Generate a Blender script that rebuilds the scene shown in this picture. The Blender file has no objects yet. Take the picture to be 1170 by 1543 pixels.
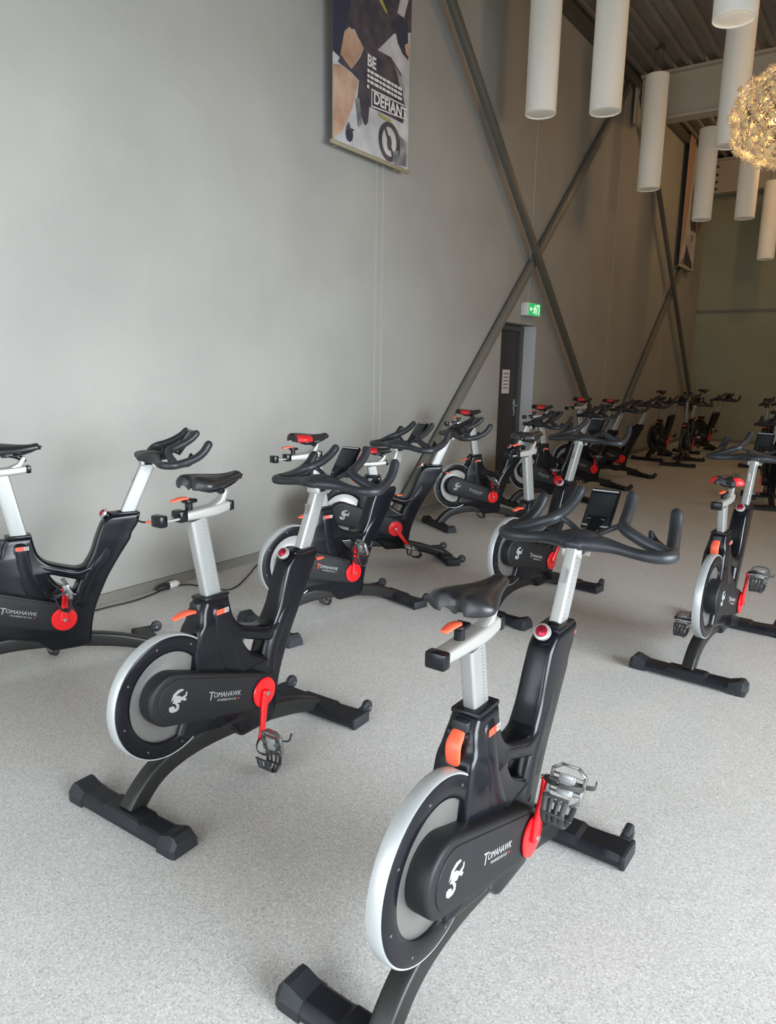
import bpy, bmesh, math, random
from mathutils import Vector, Matrix
random.seed(7)
PI = math.pi
sc = bpy.context.scene
COL = sc.collection

# ------------------------------------------------------------------ camera
YAW, PITCH, ROLL, FPX = 0.6120, 0.1985, 0.0182, 1076.4
cy_, sy_ = math.cos(YAW), math.sin(YAW)
fw = Vector((-sy_, cy_, 0)); rt = Vector((cy_, sy_, 0)); up = Vector((0, 0, 1))
fwd = fw * math.cos(PITCH) - up * math.sin(PITCH)
uu = fw * math.sin(PITCH) + up * math.cos(PITCH)
r2 = rt * math.cos(ROLL) + uu * math.sin(ROLL)
u2 = -rt * math.sin(ROLL) + uu * math.cos(ROLL)
cd = bpy.data.cameras.new('camera'); cam = bpy.data.objects.new('camera', cd); COL.objects.link(cam)
M = Matrix((r2, u2, -fwd)).transposed().to_4x4(); M.translation = Vector((0, 0, 1.5))
cam.matrix_world = M
cd.sensor_fit = 'VERTICAL'; cd.sensor_height = 36; cd.lens = 36 * FPX / 1543; cd.clip_start = .05
sc.camera = cam

# ------------------------------------------------------------------ world, lights, exposure
sc.view_settings.view_transform = 'Standard'; sc.view_settings.look = 'None'
sc.view_settings.gamma = 1; sc.view_settings.use_curve_mapping = False
sc.view_settings.exposure = 0.0
w = bpy.data.worlds.new('world'); sc.world = w; w.use_nodes = True
w.node_tree.nodes['Background'].inputs[0].default_value = (.75, .85, 1, 1)
w.node_tree.nodes['Background'].inputs[1].default_value = 1.0

def area(name, loc, aim, sx, sy, power, col):
    l = bpy.data.lights.new(name, 'AREA'); l.shape = 'RECTANGLE'; l.size = sx; l.size_y = sy
    l.energy = power; l.color = col
    o = bpy.data.objects.new(name, l); COL.objects.link(o); o.location = loc
    o.rotation_euler = (Vector(aim) - Vector(loc)).to_track_quat('-Z', 'Y').to_euler()
    return o
# daylight through the glazed front behind the camera and the side glazing
area('daylight_front', (-.5, -3.9, 1.7), (-.5, 0, 1.1), 6.4, 2.7, 300, (.88, .95, 1))
area('daylight_side', (4.15, 1.6, 1.6), (-3.9, 2.2, -.3), 6.0, 2.6, 255, (.86, .94, 1)).data.spread = math.radians(82)
# warm ceiling lamps out of sight over the hall
for x, y, z, e, rad in ((1.6, 8.5, 5.4, 110, .3), (-1.6, 14.4, 5.6, 45, .10), (1.8, 15.0, 5.2, 45, .3)):
    l = bpy.data.lights.new('hall_lamp', 'POINT'); l.energy = e; l.color = (1, .60, .26); l.shadow_soft_size = rad
    o = bpy.data.objects.new('hall_lamp', l); COL.objects.link(o); o.location = (x, y, z)

# ------------------------------------------------------------------ materials
def mat(name, col, rough=.5, metal=0., spec=.5, bump=None, emit=None, coat=0.):
    m = bpy.data.materials.new(name); m.use_nodes = True
    n = m.node_tree.nodes; L = m.node_tree.links; b = n['Principled BSDF']
    b.inputs['Base Color'].default_value = (*col, 1); b.inputs['Roughness'].default_value = rough
    b.inputs['Metallic'].default_value = metal; b.inputs['Specular IOR Level'].default_value = spec
    if coat: b.inputs['Coat Weight'].default_value = coat
    if emit: b.inputs['Emission Color'].default_value = (*emit[0], 1); b.inputs['Emission Strength'].default_value = emit[1]
    tc = n.new('ShaderNodeTexCoord')
    if bump:
        sc_, st, dist = bump
        t = n.new('ShaderNodeTexNoise'); t.inputs['Scale'].default_value = sc_; t.inputs['Detail'].default_value = 4
        L.new(tc.outputs['Object'], t.inputs['Vector'])
        bp = n.new('ShaderNodeBump'); bp.inputs['Strength'].default_value = st; bp.inputs['Distance'].default_value = dist
        L.new(t.outputs['Fac'], bp.inputs['Height']); L.new(bp.outputs['Normal'], b.inputs['Normal'])
    return m
def vary(m, cols, scale, detail=3, coord='Object', lo=.35, hi=.65, rough=None, stretch=None):
    """drive the base colour by a noise between two or more tones"""
    n = m.node_tree.nodes; L = m.node_tree.links; b = n['Principled BSDF']
    tc = n.new('ShaderNodeTexCoord'); t = n.new('ShaderNodeTexNoise')
    t.inputs['Scale'].default_value = scale; t.inputs['Detail'].default_value = detail
    if stretch:
        mp = n.new('ShaderNodeMapping'); mp.inputs['Scale'].default_value = stretch
        L.new(tc.outputs[coord], mp.inputs['Vector']); L.new(mp.outputs['Vector'], t.inputs['Vector'])
    else: L.new(tc.outputs[coord], t.inputs['Vector'])
    r = n.new('ShaderNodeValToRGB'); r.color_ramp.elements[0].position = lo; r.color_ramp.elements[1].position = hi
    r.color_ramp.elements[0].color = (*cols[0], 1); r.color_ramp.elements[1].color = (*cols[-1], 1)
    L.new(t.outputs['Fac'], r.inputs['Fac']); L.new(r.outputs['Color'], b.inputs['Base Color'])
    return m
MT = {}
MT['wall'] = vary(mat('painted_wall', (.5, .5, .49), .75, bump=(9, .35, .01)), [(.330, .322, .298), (.380, .370, .342)], 1.3, 5, lo=.3, hi=.7)
MT['back'] = vary(mat('painted_back_wall', (.4, .42, .33), .8, bump=(9, .3, .01)), [(.27, .28, .20), (.31, .32, .23)], 1.0, 4)
MT['other'] = mat('plain_wall', (.5, .49, .46), .8)
MT['seal'] = mat('joint_sealant', (.43, .42, .39), .6)
MT['reveal'] = mat('reveal_white', (.62, .63, .64), .6)
MT['bracelit'] = mat('brace_paint_lit', (.20, .19, .16), .5, .1)  # brace paint made lighter: light on the rising braces put into the colour
MT['deck'] = mat('steel_deck', (.30, .28, .25), .5, .3)
MT['beam'] = mat('beam_paint', (.52, .49, .42), .5)
MT['brace'] = mat('brace_paint', (.115, .115, .10), .45, .2)
MT['base'] = mat('baseboard_vinyl', (.19, .18, .155), .6)
MT['door'] = mat('door_dark', (.035, .034, .036), .45)
MT['frame_dark'] = mat('door_frame', (.10, .098, .092), .5)
MT['chrome'] = mat('chrome', (.6, .6, .6), .25, 1)
MT['paper'] = mat('paper', (.7, .68, .62), .8)
MT['ink'] = mat('ink', (.08, .08, .09), .8)
MT['green'] = mat('sign_green', (.01, .32, .09), .4, emit=((.02, .75, .2), .5))
MT['glowwhite'] = mat('sign_white', (.8, .9, .8), .4, emit=((.75, 1, .75), .9))
MT['white'] = mat('white_plastic', (.78, .77, .74), .45)
MT['felt'] = mat('lamp_white', (.92, .90, .83), .85, bump=(60, .15, .003), emit=((1, .88, .66), .05))
MT['wire'] = mat('wire', (.06, .055, .05), .5)
MT['black'] = mat('black_plastic', (.006, .0065, .009), .23, spec=.32)
MT['matte'] = mat('textured_black', (.013, .0135, .015), .50, spec=.32, bump=(900, .12, .0006))
MT['arch'] = mat('black_powder_coat', (.015, .0145, .014), .40, spec=.4)
MT['foot'] = mat('foot_black', (.010, .011, .015), .42, spec=.4)
MT['rubber'] = mat('rubber_grey', (.019, .021, .025), .55, spec=.4)
MT['grip'] = mat('grip_foam', (.020, .022, .026), .42, spec=.45, bump=(500, .15, .001))
MT['saddle'] = mat('saddle_vinyl', (.014, .014, .016), .36, bump=(300, .12, .001))
MT['saddlered'] = mat('saddle_red', (.52, .015, .02), .4)
MT['red'] = mat('red_gloss', (.72, .006, .010), .26, coat=.4)
MT['redmetal'] = mat('red_anodised', (.42, .02, .05), .25, .7)
MT['orange'] = mat('orange_lever', (.85, .12, .055), .4)
MT['post'] = vary(mat('brushed_post', (.45, .45, .44), .42, .5), [(.31, .315, .305), (.41, .41, .395)], 6, 4, stretch=(1, 1, .1))
MT['castalu'] = mat('cast_aluminium', (.46, .455, .43), .38, .5)
MT['rim'] = mat('rim_aluminium', (.52, .54, .54), .42, .45)
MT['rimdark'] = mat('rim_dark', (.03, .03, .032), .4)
MT['steel'] = mat('disc_steel', (.30, .295, .28), .42, .8)
MT['pedal'] = mat('pedal_metal', (.30, .30, .30), .3, .8)
MT['cage'] = mat('pedal_cage', (.04, .042, .046), .35)
MT['strap'] = mat('strap', (.03, .028, .026), .7)
MT['screen'] = mat('console_screen', (.018, .02, .022), .12)
MT['print'] = mat('print_grey', (.33, .33, .32), .55)
MT['badge_r'] = mat('badge_orange', (.75, .10, .05), .5)
MT['wood'] = mat('banner_rail', (.34, .30, .20), .6)
MT['cable'] = mat('cable_black', (.02, .02, .02), .5)
MT['outside'] = mat('sill', (.4, .4, .4), .7)

# speckled floor
def floor_mat():
    m = mat('speckled_floor', (.5, .5, .48), .50)
    n = m.node_tree.nodes; L = m.node_tree.links; b = n['Principled BSDF']
    tc = n.new('ShaderNodeTexCoord')
    def noise(scale, det, rg=.6):
        t = n.new('ShaderNodeTexNoise'); t.inputs['Scale'].default_value = scale; t.inputs['Detail'].default_value = det
        t.inputs['Roughness'].default_value = rg; L.new(tc.outputs['Object'], t.inputs['Vector']); return t
    a = n.new('ShaderNodeTexVoronoi'); a.inputs['Scale'].default_value = 240; L.new(tc.outputs['Object'], a.inputs['Vector'])
    sp = n.new('ShaderNodeSeparateColor'); L.new(a.outputs['Color'], sp.inputs['Color'])
    r = n.new('ShaderNodeValToRGB'); e = r.color_ramp.elements
    e[0].position = 0; e[0].color = (.40, .39, .375, 1); e[1].position = 1; e[1].color = (.78, .765, .74, 1)
    for p_, c_ in ((.12, (.53, .52, .50, 1)), (.8, (.66, .645, .62, 1))): k = e.new(p_); k.color = c_
    L.new(sp.outputs[0], r.inputs['Fac'])
    c = noise(.9, 6); r2_ = n.new('ShaderNodeValToRGB')
    r2_.color_ramp.elements[0].position = .3; r2_.color_ramp.elements[0].color = (.90, .89, .88, 1)
    r2_.color_ramp.elements[1].position = .7; r2_.color_ramp.elements[1].color = (1, 1, 1, 1)
    L.new(c.outputs['Fac'], r2_.inputs['Fac'])
    mx = n.new('ShaderNodeMix'); mx.data_type = 'RGBA'; mx.blend_type = 'MULTIPLY'; mx.inputs[0].default_value = 1
    L.new(r.outputs['Color'], mx.inputs[6]); L.new(r2_.outputs['Color'], mx.inputs[7]); L.new(mx.outputs[2], b.inputs['Base Color'])
    d = noise(120, 3); bp = n.new('ShaderNodeBump'); bp.inputs['Strength'].default_value = .12; bp.inputs['Distance'].default_value = .002
    L.new(d.outputs['Fac'], bp.inputs['Height']); L.new(bp.outputs['Normal'], b.inputs['Normal'])
    return m
MT['floor'] = floor_mat()

# ------------------------------------------------------------------ helpers
def link(name, data, parent=None, loc=None, rot=None):
    o = bpy.data.objects.new(name, data); COL.objects.link(o)
    if parent: o.parent = parent
    if loc is not None: o.location = loc
    if rot is not None: o.rotation_euler = rot
    return o
def mesh_from(bm, mats, smooth=True, angle=40, name='mesh'):
    bmesh.ops.recalc_face_normals(bm, faces=bm.faces)
    me = bpy.data.meshes.new(name); bm.to_mesh(me); bm.free()
    for m in (mats if isinstance(mats, (list, tuple)) else [mats]): me.materials.append(MT[m] if isinstance(m, str) else m)
    if smooth:
        me.polygons.foreach_set('use_smooth', [True] * len(me.polygons))
        me.set_sharp_from_angle(angle=math.radians(angle))
    return me
def tag(o, label=None, cat=None, group=None, kind=None):
    if label: o['label'] = label
    if cat: o['category'] = cat
    if group: o['group'] = group
    if kind: o['kind'] = kind
    return o
def box(bm, c, s, bev=0., rot=None, mi=0, seg=2):
    r = bmesh.ops.create_cube(bm, size=1); vs = r['verts']
    bmesh.ops.scale(bm, vec=s, verts=vs)
    fs = set(f for v in vs for f in v.link_faces)
    if bev:
        es = list(set(e for v in vs for e in v.link_edges))
        g = bmesh.ops.bevel(bm, geom=es, offset=bev, segments=seg, profile=.5, affect='EDGES')
        vs = [v for v in bm.verts if v.is_valid and (v in g['verts'] or v in vs)] if False else list(set(v for f in g['faces'] for v in f.verts) | set(v for v in vs if v.is_valid))
    if rot is not None: bmesh.ops.rotate(bm, cent=(0, 0, 0), matrix=rot, verts=vs)
    bmesh.ops.translate(bm, vec=c, verts=vs)
    for f in set(f for v in vs for f in v.link_faces): f.material_index = mi
    return vs
def cyl(bm, p0, p1, r0, r1=None, n=24, mi=0, bev=0.):
    """closed cylinder or cone frustum between two points with softened ends"""
    p0, p1 = Vector(p0), Vector(p1); r1 = r0 if r1 is None else r1
    d = (p1 - p0); L_ = d.length; q = d.to_track_quat('Z', 'Y').to_matrix()
    prof = [(0, 0)]
    if bev: prof += [(r0 - bev, 0), (r0 - bev * .3, bev * .3), (r0, bev), (r1, L_ - bev), (r1 - bev * .3, L_ - bev * .3), (r1 - bev, L_)]
    else: prof += [(r0, 0), (r1, L_)]
    prof += [(0, L_)]
    return lathe(bm, prof, p0, q, n, mi)
def lathe(bm, prof, org, q=Matrix.Identity(3), n=32, mi=0):
    org = Vector(org); rings = []; new = []
    for r, z in prof:
        if r < 1e-6: ring = [bm.verts.new(org + q @ Vector((0, 0, z)))]
        else: ring = [bm.verts.new(org + q @ Vector((r * math.cos(2 * PI * i / n), r * math.sin(2 * PI * i / n), z))) for i in range(n)]
        rings.append(ring); new += ring
    for a, b in zip(rings, rings[1:]):
        for i in range(n):
            j = (i + 1) % n
            if len(a) == 1 and len(b) == 1: continue
            if len(a) == 1: f = bm.faces.new((a[0], b[i], b[j]))
            elif len(b) == 1: f = bm.faces.new((a[i], a[j], b[0]))
            else: f = bm.faces.new((a[i], a[j], b[j], b[i]))
            f.material_index = mi
    return new
def catmull(P, k=6):
    P = [Vector(p) for p in P]; out = []
    Q = [2 * P[0] - P[1]] + P + [2 * P[-1] - P[-2]]
    for i in range(1, len(Q) - 2):
        for s in range(k):
            t = s / k; a, b, c, d = Q[i - 1:i + 3]
            out.append(.5 * ((2 * b) + (c - a) * t + (2 * a - 5 * b + 4 * c - d) * t * t + (3 * b - a - 3 * c + d) * t ** 3))
    out.append(P[-1]); return out
def sweep(bm, pts, rad, n=14, k=6, hint=(0, 0, 1), power=2., mi=0, capround=True):
    """tube through points; rad = list of (across, along hint) half sizes, superellipse section"""
    m = len(pts); rad = [(r, r) if not isinstance(r, (tuple, list)) else r for r in (rad if isinstance(rad, list) else [rad] * m)]
    P = catmull(pts, k) if k > 1 else [Vector(p) for p in pts]
    R = [Vector((r[0], r[1], 0)) for r in rad]
    R = catmull(R, k) if k > 1 else R
    hint = Vector(hint); rings = []
    tang = [(P[min(i + 1, len(P) - 1)] - P[max(i - 1, 0)]).normalized() for i in range(len(P))]
    Ps, Rs, Ts = list(P), list(R), list(tang)
    if capround:
        e = min(Rs[0].x, Rs[0].y)
        for fr, off in ((.85, .55), (.45, .9)):
            Ps.insert(0, P[0] - tang[0] * e * off); Rs.insert(0, R[0] * fr); Ts.insert(0, tang[0])
        e = min(Rs[-1].x, Rs[-1].y)
        for fr, off in ((.85, .55), (.45, .9)):
            Ps.append(P[-1] + tang[-1] * e * off); Rs.append(R[-1] * fr); Ts.append(tang[-1])
    for p, r, t in zip(Ps, Rs, Ts):
        s = t.cross(hint)
        s = s.normalized() if s.length > 1e-4 else Vector((0, 1, 0))
        u = s.cross(t).normalized(); ring = []
        for i in range(n):
            a = 2 * PI * (i + .5) / n; c_, s_ = math.cos(a), math.sin(a)
            cx = math.copysign(abs(c_) ** (2 / power), c_); sx = math.copysign(abs(s_) ** (2 / power), s_)
            ring.append(bm.verts.new(p + s * cx * r.x + u * sx * r.y))
        rings.append(ring)
    for a, b in zip(rings, rings[1:]):
        for i in range(n):
            j = (i + 1) % n; bm.faces.new((a[i], a[j], b[j], b[i])).material_index = mi
    bm.faces.new(rings[0][::-1]).material_index = mi; bm.faces.new(rings[-1]).material_index = mi
def plate(outline, y0, y1, bev, mats, holes=(), res=5, name='plate', angle=35):
    """side-view outline (x,z) smoothed and extruded across y with rounded edges; returns a mesh"""
    cu = bpy.data.curves.new(name, 'CURVE'); cu.dimensions = '2D'; cu.fill_mode = 'BOTH'
    cu.extrude = max(abs(y1 - y0) / 2 - bev, 0); cu.bevel_depth = bev; cu.bevel_resolution = 3; cu.offset = -bev
    for pl in [outline] + list(holes):
        sp = cu.splines.new('POLY'); sp.use_cyclic_u = True
        sp.points.add(len(pl) - 1)
        for q, (x, z) in zip(sp.points, pl): q.co = (x, z, 0, 1)
    o = bpy.data.objects.new(name, cu); COL.objects.link(o)
    dg = bpy.context.evaluated_depsgraph_get(); me = bpy.data.meshes.new_from_object(o.evaluated_get(dg))
    bpy.data.objects.remove(o); bpy.data.curves.remove(cu)
    bm = bmesh.new(); bm.from_mesh(me); bpy.data.meshes.remove(me)
    bmesh.ops.remove_doubles(bm, verts=bm.verts, dist=1e-5)
    yc = (y0 + y1) / 2
    for v in bm.verts: v.co = Vector((v.co.x, yc - v.co.z, v.co.y))
    return bm
def rnd(poly, r=.02, seg=4):
    """round the corners of a closed 2D polygon; points may carry their own radius"""
    out = []; n = len(poly)
    for i in range(n):
        p = Vector(poly[i][:2]); rr = poly[i][2] if len(poly[i]) > 2 else r
        a = Vector(poly[i - 1][:2]); b = Vector(poly[(i + 1) % n][:2])
        da, db = (a - p), (b - p); rr = min(rr, da.length * .45, db.length * .45)
        A = p + da.normalized() * rr; B = p + db.normalized() * rr
        for s in range(seg + 1):
            t = s / seg; q = (1 - t) ** 2 * A + 2 * t * (1 - t) * p + t * t * B; out.append((q.x, q.y))
    return out
TXT = {}
def text_mesh(s, size, mats, ext=.0004, align='CENTER', bold=0):
    cu = bpy.data.curves.new('lettering', 'FONT'); cu.body = s; cu.size = size; cu.extrude = ext; cu.align_x = align; cu.align_y = 'CENTER'
    cu.resolution_u = 3; cu.offset = bold
    o = bpy.data.objects.new('lettering', cu); COL.objects.link(o)
    dg = bpy.context.evaluated_depsgraph_get(); me = bpy.data.meshes.new_from_object(o.evaluated_get(dg))
    bpy.data.objects.remove(o); bpy.data.curves.remove(cu)
    me.materials.clear(); me.materials.append(MT[mats]); return me
def text_into(bm, s, size, M4, mi=0, ext=.0004, sx=1, align='CENTER', bold=0):
    me = text_mesh(s, size, 'print', ext, align, bold); b2 = bmesh.new(); b2.from_mesh(me); bpy.data.meshes.remove(me)
    vm = {}
    for v in b2.verts: vm[v] = bm.verts.new(M4 @ Vector((v.co.x * sx, v.co.y, v.co.z)))
    for f in b2.faces:
        try: bm.faces.new([vm[v] for v in f.verts]).material_index = mi
        except ValueError: pass
    b2.free()
# right-hand side plane of a bike: text x -> +x, text y -> +z, facing -y
def sideM(x, y, z, tilt=0.): return Matrix.Translation((x, y, z)) @ Matrix.Rotation(-tilt, 4, 'Y') @ Matrix.Rotation(PI / 2, 4, 'X')

# ------------------------------------------------------------------ the hall
DW = 3.961; BY = 17.6; HC = 5.96; RX = 4.4; NY = -4.2
def struct(name, bm, m, smooth=False, parent=None, **k):
    o = link(name, mesh_from(bm, m, smooth), parent)
    if not parent: o['kind'] = 'structure'
    return o
def quad(bm, *p): return bm.faces.new([bm.verts.new(q) for q in p])
bm = bmesh.new(); box(bm, (.2, 6.7, -.1), (8.8, 23, .2)); struct('floor', bm, 'floor')
# left wall with the recessed doorway
bm = bmesh.new(); D0, D1, DH = 7.93, 8.93, 2.07
box(bm, (-DW - .2, (NY + D0) / 2, HC / 2 + .1), (.4, D0 - NY, HC + .2))
box(bm, (-DW - .2, (D1 + BY + .3) / 2, HC / 2 + .1), (.4, BY + .3 - D1, HC + .2))
box(bm, (-DW - .2, (D0 + D1) / 2, (DH + HC + .2) / 2), (.4, D1 - D0, HC + .2 - DH))
struct('wall_left', bm, 'wall')
bm = bmesh.new(); box(bm, (.2, BY + .15, HC / 2 + .1), (8.8, .3, HC + .2)); struct('wall_back', bm, 'back')
bm = bmesh.new(); box(bm, (RX + .1, 11.0, HC / 2), (.2, 13.4, HC + .2)); box(bm, (RX + .1, 1.2, 4.8), (.2, 6.2, 2.5)); box(bm, (RX + .1, 1.2, .15), (.2, 6.2, .3))
box(bm, (RX + .1, -3.1, HC / 2), (.2, 2.4, HC + .2)); struct('wall_right', bm, 'other')
bm = bmesh.new(); box(bm, (.2, NY - .1, 4.7), (8.8, .2, 2.7)); box(bm, (.2, NY - .1, .15), (8.8, .2, .3))
for x in (-3.95, 3.7): box(bm, (x, NY - .1, 1.8), (.4 if x < 0 else 1.8, .2, 3.3))
struct('wall_front', bm, 'other')
for i, (c, L_, ax) in enumerate((((RX + .1, 1.2, 1.9), 6.2, 1), ((-.5, NY - .1, 1.85), 6.5, 0))):
    bm = bmesh.new()
    for k in range(5):
        t = -L_ / 2 + L_ * k / 4; p = list(c); p[ax] += t; s = [.08, .08, 3.2]; box(bm, p, s)
    for z in (.33, 3.38):
        s = [.08, .08, .08]; s[ax] = L_; box(bm, (c[0], c[1], z), s)
    struct('window_%d' % (i + 1), bm, 'frame_dark')
# corrugated roof deck: ribs run along the hall
bm = bmesh.new(); xs = []; x = -DW - .1
while x < RX:
    xs += [(x, HC), (x + .045, HC), (x + .065, HC + .06), (x + .20, HC + .06)]; x += .22
for (a, za), (b, zb) in zip(xs, xs[1:]):
    quad(bm, (a, NY, za), (b, NY, zb), (b, BY, zb), (a, BY, za))
bmesh.ops.remove_doubles(bm, verts=bm.verts, dist=1e-5)
r = bmesh.ops.extrude_face_region(bm, geom=bm.faces[:])
bmesh.ops.translate(bm, vec=(0, 0, .01), verts=[v for v in r['geom'] if isinstance(v, bmesh.types.BMVert)])
struct('ceiling', bm, 'deck')
# unseen slab added above and behind the camera to shade the upper wall
bm = bmesh.new(); box(bm, (.2, -2.35, 3.33), (8.3, 3.7, .25)); struct('trim_6', bm, 'other')
# roof beams
def ibeam(y):
    bm = bmesh.new()
    box(bm, ((RX - DW) / 2 + .06, y, 5.60), (RX + DW - .14, .05, .62))
    for z in (5.28, 5.925): box(bm, ((RX - DW) / 2 + .06, y, z), (RX + DW - .14, .26, .035))
    box(bm, (-DW + .07, y, 5.6), (.03, .24, .62))
    return bm
for i, y in enumerate((12.1, 17.3)):
    o = link('roof_beam', mesh_from(ibeam(y), 'beam', False)); 
    tag(o, ['pale steel roof beam crossing the hall behind the white tube lamps', 'steel roof beam close to the back wall, far end of the hall'][i], 'beam', None)
    bm = bmesh.new()
    for z in (5.36, 5.5, 5.64, 5.8):
        cyl(bm, (-DW + .22, y - .028, z), (-DW + .22, y - .06, z), .025, n=12)
    link('bolts', mesh_from(bm, 'wire'), o)
# dark edge channel along the top of the left wall
bm = bmesh.new(); box(bm, (-DW + .05, 8, 5.86), (.09, 19, .14)); struct('trim_1', bm, 'brace')
# wall panel joints
for i, y in enumerate((5.43, 11.72, 14.86)):
    bm = bmesh.new()
    for dy in ((-.05, .05) if i == 0 else (0,)): box(bm, (-DW + .001, y + dy, (.07 + 5.78) / 2), (.006, .012, 5.71))
    struct('trim_%d' % (i + 2), bm, 'seal')
bm = bmesh.new(); box(bm, (.2, BY - .02, 2.87), (8.3, .04, .05), .005); struct('trim_5', bm, 'base')
bm = bmesh.new(); box(bm, (-DW + .008, (NY + D0) / 2 + .05, .034), (.016, D0 - NY - .15, .066)); box(bm, (-DW + .008, (D1 + BY) / 2 + .03, .034), (.016, BY - D1 - .1, .066)); struct('baseboard_left', bm, 'base')
bm = bmesh.new(); box(bm, (.2, BY - .008, .034), (8.3, .016, .066)); struct('baseboard_back', bm, 'base')
# door
bm = bmesh.new(); dx = -DW - .22
box(bm, (dx, (D0 + D1) / 2 - .03, 1.0), (.05, .86, 2.0), .003)
door = struct('door_1', bm, 'door')
bm = bmesh.new()
box(bm, (dx, D1 - .04, 1.03), (.10, .08, 2.06), .004); box(bm, (dx, D0 + .03, 1.03), (.10, .06, 2.06), .004); box(bm, (dx, (D0 + D1) / 2, 2.03), (.10, .84, .06), .004)
struct('door_frame', bm, 'frame_dark', parent=door)
bm = bmesh.new(); box(bm, (-DW - .085, D1 - .004, 1.035), (.166, .006, 2.06)); struct('door_reveal', bm, 'reveal', parent=door)
bm = bmesh.new(); box(bm, (dx + .03, 8.77, 1.02), (.012, .045, .22), .004)
sweep(bm, [(dx + .03, 8.77, 1.05), (dx + .075, 8.77, 1.05), (dx + .08, 8.74, 1.05), (dx + .08, 8.65, 1.05)], .010, n=10)
cyl(bm, (dx + .03, 8.77, .96), (dx + .045, 8.77, .96), .014, n=12)
struct('door_handle', bm, 'chrome', True, parent=door)
bm = bmesh.new(); box(bm, (dx + .027, 8.50, 1.36), (.003, .21, .30)); 
for k in range(5): box(bm, (dx + .0292, 8.50, 1.46 - k * .045), (.001, .15, .012), mi=1)
o = link('door_notice', mesh_from(bm, ['paper', 'ink'], False)); tag(o, 'small paper notice stuck on the dark emergency door', 'notice')
# exit sign over the door
ex = link('exit_sign', None, loc=(-DW, 8.6, 2.25)); tag(ex, 'small lit green exit sign above the dark door', 'exit sign')
bm = bmesh.new(); box(bm, (.055, 0, 0), (.10, .38, .155), .006); link('housing', mesh_from(bm, 'white'), ex)
bm = bmesh.new(); box(bm, (.108, 0.0, 0), (.008, .34, .145), .002)
link('sign_face', mesh_from(bm, 'green'), ex)
bm = bmesh.new(); X = .1135
def poly(bm, pts, x, mi=0, th=.0015):
    vs = [bm.verts.new((x, a, b)) for a, b in pts]; f = bm.faces.new(vs); f.material_index = mi
    g = bmesh.ops.extrude_face_region(bm, geom=[f]); bmesh.ops.translate(bm, vec=(-th, 0, 0), verts=[v for v in g['geom'] if isinstance(v, bmesh.types.BMVert)])
    for q in g['geom']:
        if isinstance(q, bmesh.types.BMFace): q.material_index = mi
# a running man between an arrow and a doorway
poly(bm, [(.05, -.06), (.05, .06), (.13, .06), (.13, -.06), (.115, -.06), (.115, .045), (.065, .045), (.065, -.06)], X)
poly(bm, [(.0 + .012 * math.cos(t), .045 + .012 * math.sin(t)) for t in [2 * PI * k / 10 for k in range(10)]], X)
poly(bm, [(-.02, .03), (.012, .028), (.022, .005), (.04, .0), (.038, -.01), (.012, -.006), (.004, .008), (-.002, -.012), (.022, -.03), (.012, -.058), (.0, -.056), (.004, -.034), (-.018, -.022), (-.03, -.045), (-.055, -.045), (-.055, -.035), (-.036, -.032), (-.022, -.004), (-.018, .014), (-.032, .004), (-.045, .01), (-.04, .018)], X)
poly(bm, [(-.15, .0), (-.115, .03), (-.115, .01), (-.075, .01), (-.075, -.01), (-.115, -.01), (-.115, -.03)], X)
link('pictogram', mesh_from(bm, 'glowwhite', False), ex)
bm = bmesh.new(); box(bm, (.008, .02, 1.81), (.014, .018, 3.46)); link('cable_duct', mesh_from(bm, 'seal'), ex)

# diagonal bracing in front of the wall
def brace(y0, z0, y1, z1, off, label):
    a = math.atan2(z1 - z0, y1 - y0); L_ = math.hypot(y1 - y0, z1 - z0)
    bm = bmesh.new(); R = Matrix.Rotation(a, 3, 'X')
    box(bm, (0, 0, 0), (.06, L_, .10), .008)
    e = link('wall_brace', mesh_from(bm, 'bracelit' if off < .1 else 'brace'), loc=(-DW + off, (y0 + y1) / 2, (z0 + z1) / 2), rot=(a, 0, 0))
    tag(e, label, 'brace', 'steel braces on the left wall')
    for s in (-1, 1):
        bm = bmesh.new(); box(bm, (-off / 2 + .01, s * (L_ / 2 - .05), 0), (off - .03, .16, .14), .004); link('mounting_plate', mesh_from(bm, 'brace'), e)
brace(5.25, 5.75, 11.72, .08, .14, 'dark wall brace falling to the right past the door, beside the nearer banner')
brace(5.72, .10, 11.66, 5.72, .06, 'steel wall brace rising to the right over the door from behind the bikes')
brace(12.15, 5.72, 18.2 - .75, .72, .14, 'dark steel wall brace falling to the right, in the far bay beside the far banner')
brace(11.80, .10, 17.4, 5.1, .06, 'steel wall brace rising to the right in the far bay, below the far banner')

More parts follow.
